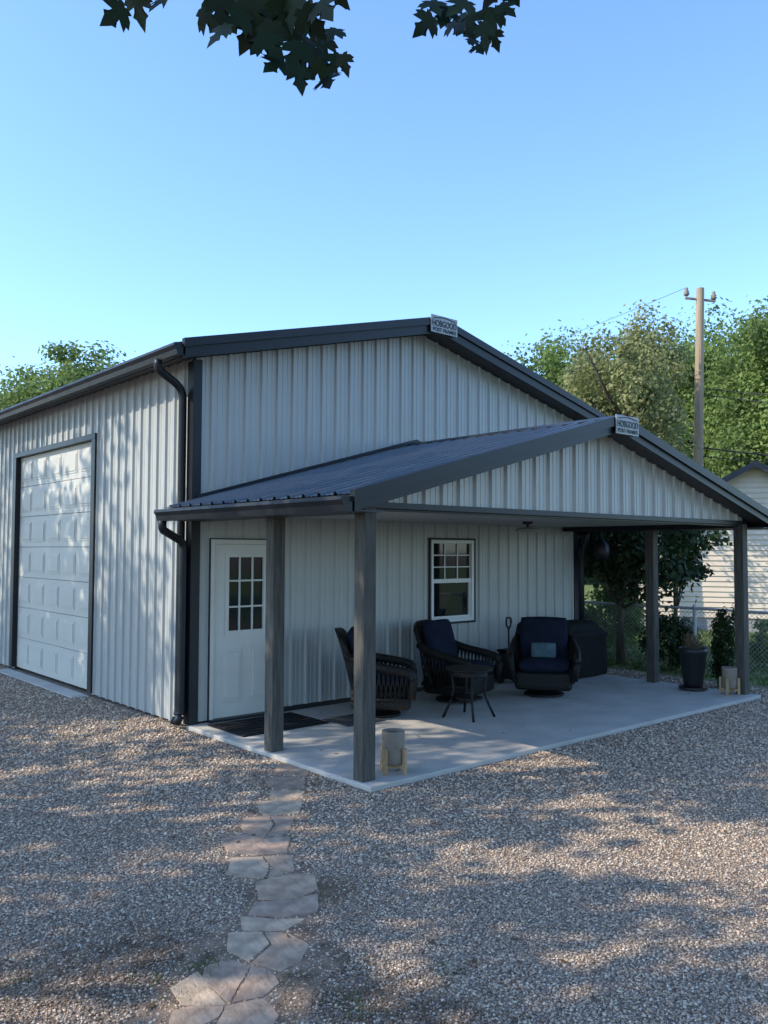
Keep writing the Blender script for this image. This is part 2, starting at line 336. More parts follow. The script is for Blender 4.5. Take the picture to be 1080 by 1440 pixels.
MB().box((PER-.016,-PD-POH+.03,2.30),(PER+.006,-.036,PZE-.015)).build('fascia',dark_m,P)
MB().xz(gutter_poly(PEL-.008,PZE-.03),-PD-POH+.0,.0).build('gutter',dark_m,P)
MB().xz([(PEL+PER-x,z) for x,z in gutter_poly(PEL-.008,PZE-.03)],-PD-POH+.0,.0).build('gutter',dark_m,P)
for x,y in ((PXL,-PD),(PXL,-1.635),(PXR,-PD),(PXR,-1.645)):
    MB().box((x-.07,y-.07 if y>-3 else y-.068,.0),(x+.07,y+.07,2.36 if y<-3 else 2.302)).build('post',post_m,P,bevel=.008)
pipe(bend([(PEL-.08,-.08,2.30),(PEL-.08,-.08,2.2),(-.10,.03,2.06),(-.10,.03,1.9),(-.10,.03,.12),(-.16,.03,.02)],6,.1)).build('downspout',dark_m,P,smooth=True)
pipe(bend([(PER+.08,-.12,2.30),(PER+.08,-.12,2.18),(W+.09,-.07,2.0),(W+.09,-.02,1.7),(W+.09,-.02,.1)],6,.12),.1).build('downspout',dark_m,P,smooth=True)
mb=MB(); mb.xz([(PEL+.36,pz(PEL+.36)+.02),(PM,PZR+.035),(PER-.36,pz(PER-.36)+.02),(PER-.36,pz(PER-.36)+.06),(PM,PZR+.085),(PEL+.36,pz(PEL+.36)+.06)],-.050,-.030); mb.build('wall_flashing',dark_m,P)
cl=thing('ceiling_lamp',(4.3,-1.35,2.372),'small round pale lamp mounted under the porch ceiling','lamp')
MB().lathe([(.0,0),(.07,0),(.07,-.03),(.02,-.035),(.02,-.07),(0,-.07)],(4.3,-1.35,2.371)).build('bracket',dark_m,cl,smooth=False)
MB().lathe([(.02,-.065),(.07,-.075),(.16,-.105),(.165,-.13),(.15,-.13),(.0,-.09)],(4.3,-1.35,2.371)).build('lamp_shade',shade_m,cl,smooth=True)
fx=thing('hanging_lantern',(7.30,-.45,1.80),'round black lantern shaped fixture hanging beside the rear right corner of the porch','lantern')
MB().lathe([(0,0),(.07,0),(.12,.05),(.14,.14),(.13,.24),(.08,.32),(.03,.36),(0,.37)],(7.30,-.45,1.82),20).build('body',blackpot_m,fx,smooth=True)
MB().tube([(7.30,-.45,2.17),(7.30,-.45,2.30)],.012,8).build('hanger',blackpot_m,fx)
# signs
def sign(x,y,za,zb,w,label):
    s=thing('sign',(x,y,za),label,'sign')
    MB().box((x-w/2,y-.012,za),(x+w/2,y,zb)).build('plate',plate_m,s,bevel=.003)
    h=zb-za; vs=MB()
    def txt(body,hh,zc,wd):
        cu=bpy.data.curves.new('t','FONT'); cu.body=body; cu.size=.1; cu.align_x='CENTER'; cu.align_y='CENTER'; cu.extrude=.001; cu.offset=.0016
        o=bpy.data.objects.new('t',cu); COL.objects.link(o); bpy.context.view_layer.update()
        me=bpy.data.meshes.new_from_object(o.evaluated_get(bpy.context.evaluated_depsgraph_get()))
        vv=[v.co.copy() for v in me.vertices]; mx=max(abs(v.x) for v in vv); k=wd/2/mx; y0=min(v.y for v in vv); y1=max(v.y for v in vv); ky=hh/(y1-y0)
        vs.add([(x+v.x*k,y-.016-v.z,zc+(v.y-(y0+y1)/2)*ky) for v in vv],[tuple(p.vertices) for p in me.polygons])
        bpy.data.objects.remove(o); bpy.data.curves.remove(cu); bpy.data.meshes.remove(me)
    txt('HOBGOOD',h*.36,za+h*.55,w*.92); txt('POST FRAMES',h*.21,za+h*.19,w*.88)
    vs.xz([(x-w*.42,za+h*.79),(x,za+h*.91),(x+w*.42,za+h*.79),(x+w*.42,za+h*.84),(x,za+h*.97),(x-w*.42,za+h*.84)],y-.017,y-.013)
    vs.build('lettering',ink_m,s,fixn=False)
sign(XR+.05,-OH-.034,5.015,5.262,.52,'pale HOBGOOD POST FRAMES sign at the peak of the main roof')
sign(PM+.07,-PD-POH-.034,3.275,3.485,.44,'pale HOBGOOD POST FRAMES sign at the peak of the porch roof')
# ------------------------------------------------------------------ ground
mb=MB(); mb.add([(-400,-400,GZ),(400,-400,GZ),(400,400,GZ),(-400,400,GZ)],[(0,1,2,3)])
g=mb.build('ground',grav_m,fixn=False); tag(g,'brown and grey crushed gravel yard around the building','ground',kind='structure')
mb=MB(); mb.add([(8.0,-60,GZ+.006),(300,-60,GZ+.006),(300,300,GZ+.006),(7.7,300,GZ+.006)],[(0,1,2,3)]); tag(mb.build('lawn',lawn_m,fixn=False),'green lawn beyond the patio along the wire fence','lawn',kind='structure')
mb=MB(); mb.box((-.05,-3.25,GZ-.1),(6.98,-.0,0)); tag(mb.build('patio',conc_m,bevel=.01),'pale concrete patio slab under the porch','patio',kind='structure')
mb=MB(); mb.box((-.30,g0-.1,GZ-.1),(-.06,g1+.1,-.03)); tag(mb.build('driveway_apron',conc_m,bevel=.01),'narrow concrete apron in front of the garage door','pavement',kind='structure')
# flagstones
ST=[[(388,1077),(410,1073),(436,1080),(432,1091),(405,1092),(388,1088)],
[(371,1095),(400,1093),(429,1096),(426,1110),(385,1111)],
[(380,1113),(415,1112),(429,1114),(417,1126),(380,1125)],
[(360,1129),(390,1126),(424,1129),(420,1145),(370,1148)],
[(343,1151),(378,1149),(384,1160),(372,1178),(340,1170)],
[(381,1149),(414,1150),(405,1172),(376,1178),(388,1160)],
[(312,1181),(345,1173),(372,1180),(407,1178),(403,1200),(355,1204),(320,1198)],
[(326,1208),(368,1206),(378,1220),(370,1237),(320,1231)],
[(372,1206),(410,1203),(414,1226),(376,1236),(383,1220)],
[(360,1242),(405,1231),(440,1230),(447,1252),(415,1265),(366,1267)],
[(362,1270),(410,1267),(447,1258),(446,1284),(395,1292),(350,1287)],
[(338,1290),(385,1294),(428,1293),(400,1310),(343,1310)],
[(322,1313),(368,1312),(378,1328),(350,1353),(320,1338)],
[(372,1312),(405,1314),(434,1330),(422,1352),(394,1368),(356,1354),(383,1330)],
[(288,1360),(328,1352),(350,1362),(338,1384),(322,1412),(302,1393),(285,1380)],
[(354,1361),(380,1366),(393,1384),(370,1403),(328,1411),(343,1385)],
[(240,1391),(278,1368),(298,1392),(317,1413),(290,1416),(255,1414)],
[(243,1424),(268,1417),(315,1417),(305,1434),(262,1452),(238,1442)],
[(319,1417),(371,1406),(392,1430),(372,1460),(300,1454)]]
ords=['first','second','third','fourth','fifth','sixth','seventh','eighth','ninth','tenth','eleventh','twelfth','thirteenth','fourteenth','fifteenth','sixteenth','seventeenth']
stone_polys=[]; centers=[]
for i,pl in enumerate(ST):
    w=[gnd(*p) for p in pl]; cx=sum(p[0] for p in w)/len(w); cy=sum(p[1] for p in w)/len(w); centers.append((cx,cy))
    out=[]
    for a,b in zip(w,w[1:]+w[:1]):
        for t in (0,.17,.34,.5,.67,.84):
            q=(a[0]*(1-t)+b[0]*t,a[1]*(1-t)+b[1]*t); k=1.035+random.uniform(-.03,.025)-(.03 if t==0 else 0); out.append((cx+(q[0]-cx)*k,cy+(q[1]-cy)*k))
    stone_polys.append(np.array(out)); n=len(out); tz=.006+random.uniform(0,.003)
    tx,ty=random.uniform(-.005,.005),random.uniform(-.005,.005)
    top=[(x,y,GZ+tz+tx*(x-cx)+ty*(y-cy)) for x,y in out]; bot=[(x,y,GZ-.03) for x,y in out]
    mb=MB(); mb.v=[(x-cx,y-cy,z-GZ) for x,y,z in top+bot]; mb.f=[tuple(range(n)),tuple(range(2*n-1,n-1,-1))]+[(k,(k+1)%n,(k+1)%n+n,k+n) for k in range(n)]
    o=mb.build('flagstone',flag_m[(i*2+i//3)%3],bevel=.002); o.location=(cx,cy,GZ)
    lab={17:'flagstone cut by the lower edge of the photo, on the left',18:'flagstone cut by the lower edge of the photo, on the right'}.get(i) or 'flat flagstone in the gravel path, %s counting from the patio'%ords[i]
    tag(o,lab,'stepping stone','flagstones of the path across the gravel')
mids=[(410,1083),(405,1102),(405,1119),(392,1137),(378,1162),(360,1190),(370,1218),(405,1248),(400,1276),(383,1301),(375,1338),(338,1382)]
cs_=[Vector((*gnd(*c),0)) for c in mids]+[Vector((*gnd(300,1450),0)),Vector((*gnd(270,1560),0))]
mb=MB(); n=len(cs_); L_=[];R_=[]
for i,c in enumerate(cs_):
    d=(cs_[min(i+1,n-1)]-cs_[max(i-1,0)]).normalized(); s=Vector((-d.y,d.x,0)); wd=.25+.04*sin(i*2.1)+(.14 if i>9 else 0)
    L_.append((c.x+s.x*wd,c.y+s.y*wd,GZ+.003)); R_.append((c.x-s.x*wd,c.y-s.y*wd,GZ+.003))
mb.add(L_+R_,[(i,i+1,n+i+1,n+i) for i in range(n-1)]); tag(mb.build('path',dirt_m,fixn=True),'strip of brown dirt under the flagstone path','path',kind='structure')
ribbon=np.array([p[:2] for p in L_]+[p[:2] for p in R_[::-1]])
dirts=[(gnd(px,py),r_) for px,py,r_ in ((70,1410,.50),(190,1345,.25),(490,1408,.28),(462,1252,.12),(620,1440,.25))]
def inpoly(P_,poly,s=1.0):
    c=poly.mean(0); q=c+(poly-c)*s; x,y=P_[:,0],P_[:,1]; ins=np.zeros(len(P_),bool); j=len(q)-1
    for i in range(len(q)):
        xi,yi=q[i]; xj,yj=q[j]
        ins^=((yi>y)!=(yj>y))&(x<(xj-xi)*(y-yi)/(yj-yi+1e-12)+xi); j=i
    return ins
CR=[]
for c,r_ in dirts:
    k=int(5000*r_); CR.append(np.array(c)+R.normal(0,1,(k,2))*r_*.8)
CR=np.concatenate(CR)
n=260000
dep=3.0*(17/3.0)**R.random(n); lat=(R.random(n)*2-1)*.53*dep
f2=np.array([sin(-YAW),cos(YAW)]); r2_=np.array([cos(YAW),sin(YAW)])
pp=np.array([CX,CY])+dep[:,None]*f2+lat[:,None]*r2_
keep=~((pp[:,0]>-.07)&(pp[:,1]>-3.27)&(pp[:,0]<7.1))&~((pp[:,0]>-.03)&(pp[:,1]>-.1))&(pp[:,0]<7.9)&~((pp[:,0]>-.32)&(pp[:,1]>g0-.1)&(pp[:,1]<g1+.1))
for sp in stone_polys: keep&=~inpoly(pp,sp,.98)
keep&=~(inpoly(pp,ribbon)&(R.random(len(pp))<.35))
for c,r_ in dirts: keep&=~(R.random(len(pp))<.5*np.exp(-((pp-np.array(c))**2).sum(1)/r_**2))
pp=pp[keep]; dep=dep[keep]
base=np.array([(1,0,0),(0,1,0),(-1,0,0),(0,-1,0),(0,0,1),(0,0,-1)],float)
OF=[(0,1,4),(1,2,4),(2,3,4),(3,0,4),(1,0,5),(2,1,5),(3,2,5),(0,3,5)]
def pebbles(pp,r):
    n=len(pp)
    sc=np.stack([r*R.uniform(.8,1.4,n),r*R.uniform(.7,1.1,n),r*R.uniform(.5,.85,n)],1)
    V=base[None]*sc[:,None,:]*(1+R.uniform(-.25,.25,(n,6,1)))
    V=V+R.uniform(-.25,.25,(n,6,3))*r[:,None,None]
    a=R.uniform(0,2*pi,n); ca,sa=np.cos(a)[:,None],np.sin(a)[:,None]
    V=np.stack([V[:,:,0]*ca-V[:,:,1]*sa,V[:,:,0]*sa+V[:,:,1]*ca,V[:,:,2]],2)
    V[:,:,0]+=pp[:,:1]; V[:,:,1]+=pp[:,1:]; V[:,:,2]+=(GZ+r*.3)[:,None]; return V
n=len(pp)
o=npmesh('gravel_stones',pebbles(pp,(.0038+.0078*R.random(n)**2.2)*np.clip(dep/5.5,.85,1.8)),6,peb_m,faces=OF)
tag(o,'loose crushed gravel stones scattered over the yard','gravel',kind='stuff')
ok=np.ones(len(CR),bool)
for sp in stone_polys: ok&=~inpoly(CR,sp,1)
CR=CR[ok]; o=npmesh('dirt_crumbs',pebbles(CR,.004+.007*R.random(len(CR))),6,dirt_m,faces=OF); tag(o,'patches of brown dirt showing through the gravel','dirt',kind='stuff')
def blades(centers,n,spread,h,w=.006):
    c=np.array(centers); k=R.integers(0,len(c),n); p=c[k]+R.normal(0,1,(n,2))*spread; a=R.uniform(0,2*pi,n); hh=h*R.uniform(.4,1.2,n); l=R.uniform(.1,.8,n)*hh
    V=np.zeros((n,3,3)); dx,dy=np.cos(a)*w,np.sin(a)*w; a2=R.uniform(0,2*pi,n)
    V[:,0]=np.stack([p[:,0]-dx,p[:,1]-dy,np.full(n,GZ)],1); V[:,1]=np.stack([p[:,0]+dx,p[:,1]+dy,np.full(n,GZ)],1)
    V[:,2]=np.stack([p[:,0]+np.cos(a2)*l,p[:,1]+np.sin(a2)*l,GZ+hh],1); return V
tc=[gnd(*q) for q in ((278,1358),(292,1362),(408,1378),(490,1405),(512,1422),(625,1365),(240,1404),(205,1380),(30,1380),(460,1258))]
o=npmesh('weeds',blades(tc,480,.06,.028,.003),3,grass_m); tag(o,'small green weeds growing through the gravel near the path','weeds',kind='stuff')
m_=14000; cc=np.stack([R.uniform(8.05,16,m_),R.uniform(-5,6,m_)],1)
V=blades(cc,24000,.03,.10,.01); o=npmesh('lawn_grass',V,3,grass_m); tag(o,'green grass growing around the wire fence','grass',kind='stuff')
# fallen leaves on the slab and gravel near it
LF=[]
for k in range(70):
    x,y=(random.uniform(.2,6.8),random.uniform(-3.1,-.3)) if k<22 else gnd(random.uniform(10,1070),random.uniform(1010,1430))
    if k>=22 and x>-.07 and y>-3.27: continue
    zz=.004 if k<22 else GZ+.012; a=random.uniform(0,2*pi); s_=random.uniform(.015,.035)
    LF.append([(x+s_*cos(a),y+s_*sin(a),zz+.004),(x+s_*.5*cos(a+1.6),y+s_*.5*sin(a+1.6),zz),(x-s_*cos(a),y-s_*sin(a),zz+.006),(x-s_*.5*cos(a+1.6),y-s_*.5*sin(a+1.6),zz)])
o=npmesh('fallen_leaves',np.array(LF),4,mat('dry_leaf',(.11,.07,.035),.9,0,.4,20)); tag(o,'small dry brown leaves scattered over the patio and gravel','leaves',kind='stuff')
# ------------------------------------------------------------------ furniture
def shell(hw,z0,z1,yb,lean,wing,th,nu=13,nv=9):
    m_=MB(); F_=[];
    for side in (0,1):
        for j in range(nv):
            v=j/(nv-1)
            for i in range(nu):
                u=-1+2*i/(nu-1); zt=z0+(z1-.11*abs(u)**3.5-z0)*v
                wid=hw*(1+.05*sin(pi*v)-.10*v*v); F_.append((wid*u,yb+lean*v-wing*abs(u)**2.2*(1-.4*v)+(th if side else 0)+.03*(v**4),zt))
    q=nu*nv; fs=[]
    for j in range(nv-1):
        for i in range(nu-1):
            a=j*nu+i; fs+=[(a,a+1,a+nu+1,a+nu),(q+a,q+a+nu,q+a+nu+1,q+a+1)]
    for i in range(nu-1):
        fs+=[(i,q+i,q+i+1,i+1),((nv-1)*nu+i,(nv-1)*nu+i+1,q+(nv-1)*nu+i+1,q+(nv-1)*nu+i)]
    for j in range(nv-1):
        fs+=[(j*nu,(j+1)*nu,q+(j+1)*nu,q+j*nu),(j*nu+nu-1,q+j*nu+nu-1,q+(j+1)*nu+nu-1,(j+1)*nu+nu-1)]
    return m_.add(F_,fs)
def cushion(w,d,h,c,rot=0,puff=.25,nu=8):
    m_=MB(); n=nu*2; 
    vs=[];fs=[]
    for side in (1,-1):
        for j in range(n+1):
            for i in range(n+1):
                u=-1+2*i/n; v=-1+2*j/n
                e=max(0,(1-abs(u)**6))**.5*max(0,(1-abs(v)**6))**.5
                rr=1-.05*(abs(u)*abs(v))**3
                vs.append(Vector((w/2*u*rr,d/2*v*rr,side*(h/2)*(.25+.6*e+puff*.6*(1-u*u)*(1-v*v)))))
    q=(n+1)**2
    for j in range(n):
        for i in range(n):
            a=j*(n+1)+i; fs+=[(a,a+1,a+n+2,a+n+1),(q+a,q+a+n+1,q+a+n+2,q+a+1)]
    def rim(k): fs.append(k)
    for i in range(n):
        rim((i,q+i,q+i+1,i+1)); t=n*(n+1)+i; rim((t,t+1,q+t+1,q+t)); l=i*(n+1); rim((l,l+n+1,q+l+n+1,q+l)); e_=i*(n+1)+n; rim((e_,q+e_,q+e_+n+1,e_+n+1))
    Rm=Matrix.Rotation(rot,3,'X'); return m_.add([Rm@v+Vector(c) for v in vs],fs)
def make_chair(label,loc,face):
    t=thing('wicker_armchair',loc,label,'armchair','wicker armchairs on the patio',rz=math.atan2(face[0],-face[1]))
    MB().lathe([(0,0),(.27,0),(.27,.03),(.06,.055),(.05,.16),(0,.16)]).build('swivel_base',wick_m,t,local=True,smooth=False)
    m_=MB(); m_.box((-.38,-.40,.11),(.38,.31,.36)); m_.build('seat_frame',wick_m,t,local=True,bevel=.06,seg=3)
    shell(.42,.20,1.03,.25,.20,.15,.05).build('backrest',wick_m,t,local=True,smooth=True)
    for s in (-1,1):
        m_=MB(); pth=bend([(s*.37,.36,.74),(s*.43,.10,.64),(s*.45,-.22,.59),(s*.44,-.44,.54),(s*.40,-.40,.26)],5,.14)
        m_.tube(pth,.052,10)
        for k in range(26):
            y=.28-k*.0265; x=s*(.39+.02*sin(k/25*pi)); m_.tube([(x*.97,y+.03*(k%2*2-1),.22),(x*1.05,y-.03*(k%2*2-1),.60+.03*(k<12))],.011,5)
        m_.tube([(s*.38,.30,.24),(s*.385,-.40,.24)],.03,6)
        m_.build('arm',wick_m,t,local=True,smooth=True)
    cushion(.68,.66,.19,(0,-.09,.43)).build('seat_cushion',navy_m,t,local=True,smooth=True)
    cushion(.66,.62,.19,(0,.235,.74),rot=pi/2-.26).build('back_cushion',navy_m,t,local=True,smooth=True)
    return t
make_chair('dark wicker armchair nearest the door, turned sideways toward the side table',(2.03,-.90,0),(.74,-.68))
make_chair('dark wicker armchair with bare navy back cushion below the window',(3.46,-.82,0),(.30,-1.0))
make_chair('dark wicker armchair holding the teal pillow, beside the covered grill',(4.69,-1.30,0),(-.80,-.62))
tf=Vector((-.80,-.62,0)).normalized()
pl=cushion(.34,.22,.10,(0,0,0),rot=0); Rz=Matrix.Rotation(math.atan2(-.80,.62),3,'Z')
pc=Vector((4.69,-1.30,.61))+tf*.06
pl.v=[tuple(Rz@(Matrix.Rotation(pi/2-.35,3,'X')@Vector(v))) for v in pl.v]
o=pl.build('throw_pillow',teal_m,smooth=True); o.location=pc; tag(o,'muted teal throw pillow on the right hand wicker armchair','pillow')
T=thing('side_table',(2.74,-1.73,0),'small dark woven side table with splayed legs between two armchairs','table',rz=.15)
MB().lathe([(0,.56),(.27,.56),(.285,.568),(.285,.582),(.27,.588),(0,.588)],n=20).build('tabletop',wick_m,T,local=True)
MB().lathe([(.20,.50),(.225,.50),(.225,.562),(.20,.562)],n=20).build('apron',wick_m,T,local=True)
MB().lathe([(0,.22),(.17,.22),(.17,.238),(0,.238)],n=16).build('shelf',wick_m,T,local=True)
for sx in (-1,1):
    for sy in (-1,1):
        MB().tube(bend([(sx*.15,sy*.15,.56),(sx*.125,sy*.125,.28),(sx*.22,sy*.22,.0)],5,.15),.016,8).build('leg',wick_m,T,local=True,smooth=True)
G_=thing('covered_grill',(6.38,-.50,0),'large barbecue under a black fabric cover at the right end of the wall','barbecue')
m_=MB(); nu=64; rings=[(.02,1.0),(.12,1.01),(.28,1.0),(.45,.985),(.60,.99),(.66,1.03),(.69,1.02),(.71,.90),(.78,.80),(.84,.70),(.87,.50)]
vs=[];fs=[]
for z,s_ in rings:
    for k in range(nu):
        t=2*pi*k/nu; c_,s2_=cos(t),sin(t); e=.28
        wav=1+.03*sin(11*t+z*4)*(1-z)+.01*sin(23*t+z*9); vs.append((.64*s_*math.copysign(abs(c_)**e,c_)*wav,.28*s_*math.copysign(abs(s2_)**e,s2_)*wav,z))
for j in range(len(rings)-1):
    for k in range(nu): fs.append((j*nu+k,j*nu+(k+1)%nu,(j+1)*nu+(k+1)%nu,(j+1)*nu+k))
fs.append(tuple((len(rings)-1)*nu+k for k in range(nu))); m_.add(vs,fs); m_.build('cover',cover_m,G_,local=True,smooth=True)
for x in (-.52,.52):
    m_=MB(); m_.tube([(x,-.2,.035),(x,.2,.035)],.034,12); m_.build('wheel',blackpot_m,G_,local=True)
K=thing('pull_cart',(5.12,-.33,0),'small black box cart with upright pull handle against the wall','cart')
m_=MB(); m_.box((-.14,-.13,.07),(.14,.13,.46)); m_.build('body',blackpot_m,K,local=True,bevel=.03,seg=3)
m_=MB(); m_.box((-.15,-.14,.46),(.15,.14,.50)); m_.build('lid',cover_m,K,local=True,bevel=.012)
m_=MB(); m_.tube([(0,.03,.45),(0,.03,.80)],.014,8); m_.tube(bend([(0,.03,.80),(-.055,.03,.86),(-.05,.03,.97),(.05,.03,.97),(.055,.03,.86),(0,.03,.80)],4,.03),.015,8); m_.build('handle',blackpot_m,K,local=True,smooth=True)
for s in (-1,1): 
    mm=MB(); mm.tube([(s*.15,.06,.07),(s*.18,.06,.07)],.07,16); mm.build('wheel',blackpot_m,K,local=True)
def planter(x,y,label):
    t=thing('planter',(x,y,0),label,'planter','ceramic pots on wooden stands')
    MB().lathe([(0,.08),(.085,.08),(.098,.10),(.104,.36),(.100,.372),(.09,.372),(.086,.34),(0,.34)],n=32).build('pot',pot_m,t,local=True,smooth=True)
    MB().lathe([(0,.341),(.084,.341),(.05,.35),(0,.352)],n=20).build('soil',soil_m,t,local=True)
    m_=MB()
    for k in range(4):
        a=k*pi/2+.25; c_,s_=cos(a)*.122,sin(a)*.122; m_.box((c_-.016,s_-.016,0),(c_+.016,s_+.016,.23),Matrix.Rotation(a,3,'Z'))
    m_.box((-.11,-.014,.045),(.11,.014,.078),Matrix.Rotation(.25,3,'Z')); m_.box((-.11,-.014,.045),(.11,.014,.0775),Matrix.Rotation(.25+pi/2,3,'Z')); m_.build('stand',tan_m,t,local=True,bevel=.003)
    return t
planter(.40,-3.02,'grey cylindrical pot on a light wood stand beside the front left post')
planter(6.72,-2.93,'grey cylindrical pot on a light wood stand beside the front right post')
t=thing('planter',(6.66,-2.42,0),'tall tapered black pot of dry stems between the right posts','planter')
MB().lathe([(0,.05),(.12,.05),(.135,.08),(.185,.52),(.20,.54),(.20,.60),(.18,.60),(.17,.54),(0,.53)],n=28).build('pot',blackpot_m,t,local=True,smooth=True)
MB().lathe([(0,.02),(.20,.02),(.20,.05),(0,.05)],n=24).build('saucer',blackpot_m,t,local=True)
m_=MB()
for k in range(70):
    a=random.uniform(0,2*pi); r_=random.uniform(0,.12); h=random.uniform(.08,.24); b=random.uniform(.02,.12)
    m_.tube([(r_*cos(a),r_*sin(a),.52),((r_+b*.5)*cos(a),(r_+b*.5)*sin(a),.56+h*.6),((r_+b)*cos(a),(r_+b)*sin(a),.56+h)],[.004,.003,.006],4)
m_.build('dry_stems',mat('dry_stem',(.12,.09,.05),.9,0,.4,20),t,local=True)
m_=MB(); m_.box((.12,-.95,.002),(1.25,-.18,.016)); 
for k in range(7): m_.box((.16,-.92+k*.105,.016),(1.21,-.86+k*.105,.024))
o=m_.build('doormat',rubber_m); tag(o,'black ribbed rubber doormat at the white entry door','doormat')
m_=MB(); m_.box((1.30,-1.25,.002),(1.85,-.75,.014)); m_.box((1.34,-1.21,.014),(1.81,-.79,.018)); o=m_.build('doormat',matgrey_m,bevel=.003); tag(o,'small dark grey doormat on the patio behind the left posts','doormat')
# ------------------------------------------------------------------ trees
def crown_arr(c,rad,n,size,clumps,seed,cr=.30,shell_=.55):
    g=np.random.default_rng(seed); c=np.array(c,float); rad=np.array(rad,float)
    d=g.normal(size=(clumps,3)); d/=np.linalg.norm(d,axis=1)[:,None]; rr=shell_+(1-shell_)*g.random((clumps,1))**.6
    rr*=g.uniform(.72,1.12,(clumps,1)); cc=d*rr*rad
    k=g.integers(0,clumps,n); s=(cr*g.uniform(.6,1.3,clumps))[k][:,None]*rad
    off=g.normal(size=(n,3)); off/=np.linalg.norm(off,axis=1)[:,None]; off*=(g.random((n,1))**.5)*(1+.35*np.abs(g.normal(size=(n,1)))); off[:,2]*=.75
    P_=cc[k]+off*s
    nn=off+g.normal(size=(n,3))*.6+np.array([0,0,.5]); nn/=np.linalg.norm(nn,axis=1)[:,None]
    t=np.cross(nn,g.normal(size=(n,3))); t/=np.linalg.norm(t,axis=1)[:,None]; b=np.cross(nn,t)
    sz=(size*g.uniform(.6,1.3,n))[:,None]
    V=np.stack([P_-t*sz*.5,P_+b*sz*.32-t*.05*sz,P_+t*sz*.5,P_-b*sz*.32-t*.05*sz],1)+c
    return V,cc+c
def tree(name,x,y,h,rad,zc,n,size,clumps,m,label,group=None,seed=1,trunk_r=.18,cr=.30,shell_=.55,lean=(0,0)):
    t=thing(name,(x,y,GZ),label,'tree',group)
    V,cc=crown_arr((x+lean[0],y+lean[1],zc),rad,n,size,clumps,seed,cr,shell_)
    npmesh('crown',V,4,m,t)
    m_=MB(); g=random.Random(seed); zt=zc+rad[2]*.3
    pts=[(x+lean[0]*(k/5)+g.uniform(-.06,.06)*k/3,y+lean[1]*(k/5)+g.uniform(-.06,.06)*k/3,GZ-.1+(zt-GZ)*k/5) for k in range(6)]
    m_.tube(pts,[trunk_r*1.25]+[trunk_r*(1-.16*k) for k in range(1,6)],10)
    for c_ in cc[:14]:
        s_=pts[g.choice((2,3,4))]; mid=(Vector(s_)*.5+Vector(c_)*.5)+Vector((0,0,-.15)); m_.tube([s_,mid,c_],[trunk_r*.35,trunk_r*.2,trunk_r*.07],6)
    m_.build('trunk',bark_m,t,smooth=True); return t
def bt(px,dep_,ytop,rw,n,m,label,seed,size=.28,zlow=1.5,clumps=60,cr=.30,name='tree',shell_=.35):
    p=at(px,dep_); zt=CZ+(774-ytop)/F*dep_; rz=(zt-zlow)/2/1.08; r_=rw/F*dep_
    return tree(name,p.x,p.y,zt,(r_,r_,rz),zlow+rz,n,size,clumps,m,label,None,seed,.22,cr,shell_)
bt(800,38,458,100,48000,leaf_g,'rounded green tree rising just right of the main roof slope',21,.19,2.5,120,.27)
bt(900,42,436,130,54000,leaf_g,'large green tree filling the background behind the yellowish tree',22,.20,2.5,140,.27)
bt(1005,36,422,125,56000,leaf_g,'broad green tree directly behind the utility pole',23,.18,2.0,140,.27)
bt(1100,30,366,105,48000,leaf_g,'tall green tree cut by the right edge of the photo',24,.16,2.0,130,.27)
bt(885,21,398,95,19000,leaf_y,'sparse yellowish green tree rising behind the porch roof',25,.11,3.2,90,.20,'tree',.2)
bt(728,50,500,60,15000,leaf_g,'smaller far green tree beside the main roof slope',26,.26)
bt(120,46,492,125,60000,leaf_g,'green treetop showing above the left eave',27,.24,5.5,150,.30,'tree',.2)
bt(-15,50,545,110,34000,leaf_g,'distant low treetop at the far left edge above the eave',30,.26,4.5,110,.30,'tree',.2)
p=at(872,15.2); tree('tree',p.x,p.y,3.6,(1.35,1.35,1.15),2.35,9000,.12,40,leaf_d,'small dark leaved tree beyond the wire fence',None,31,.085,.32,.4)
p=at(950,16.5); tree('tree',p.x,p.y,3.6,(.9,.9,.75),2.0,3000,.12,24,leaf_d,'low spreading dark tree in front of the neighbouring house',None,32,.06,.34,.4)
def shrub(px,dep_,h,r_,n,m,label,seed,size=.07):
    p=at(px,dep_); t=thing('shrub',(p.x,p.y,GZ),label,'shrub')
    V,cc=crown_arr((p.x,p.y,GZ+h*.52),(r_,r_,h*.5),n,size,40,seed,.30,.5); npmesh('foliage',V,4,m,t)
    m_=MB(); m_.tube([(p.x,p.y,GZ-.05),(p.x,p.y,GZ+h*.7)],[.035,.01],6); m_.build('stem',bark_m,t); return t
shrub(1016,12.6,1.22,.20,5000,leaf_d,'narrow dark evergreen shrub behind the tall black pot',41,.05)
shrub(940,14.5,1.0,.42,3500,leaf_d,'rounded dark shrub beyond the fence behind the right posts',42)
shrub(850,16.5,1.3,.8,5000,leaf_g,'green shrub beyond the fence next to the building corner',43,.09)
shrub(1090,14.6,.9,.45,2500,leaf_g,'small green shrub at the right edge beyond the fence',44)
ps=[]
for k in range(26):
    q=at(640+k*26,58+5*sin(k)); V,_=crown_arr((q.x,q.y,4.2),(3.8,3.8,5.4),2900,.5,26,100+k,.35,.3); ps.append(V)
o=npmesh('treeline',np.concatenate(ps),4,leaf_g); tag(o,'far mass of woodland closing the horizon on the right','woodland',kind='stuff')
GL='shade trees left of the yard'
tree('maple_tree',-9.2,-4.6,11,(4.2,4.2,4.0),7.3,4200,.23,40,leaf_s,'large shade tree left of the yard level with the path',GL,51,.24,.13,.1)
tree('maple_tree',-9.9,1.4,12,(4.5,4.5,4.6),8.2,5600,.23,54,leaf_s,'large shade tree left of the yard facing the patio',GL,52,.24,.13,.1)
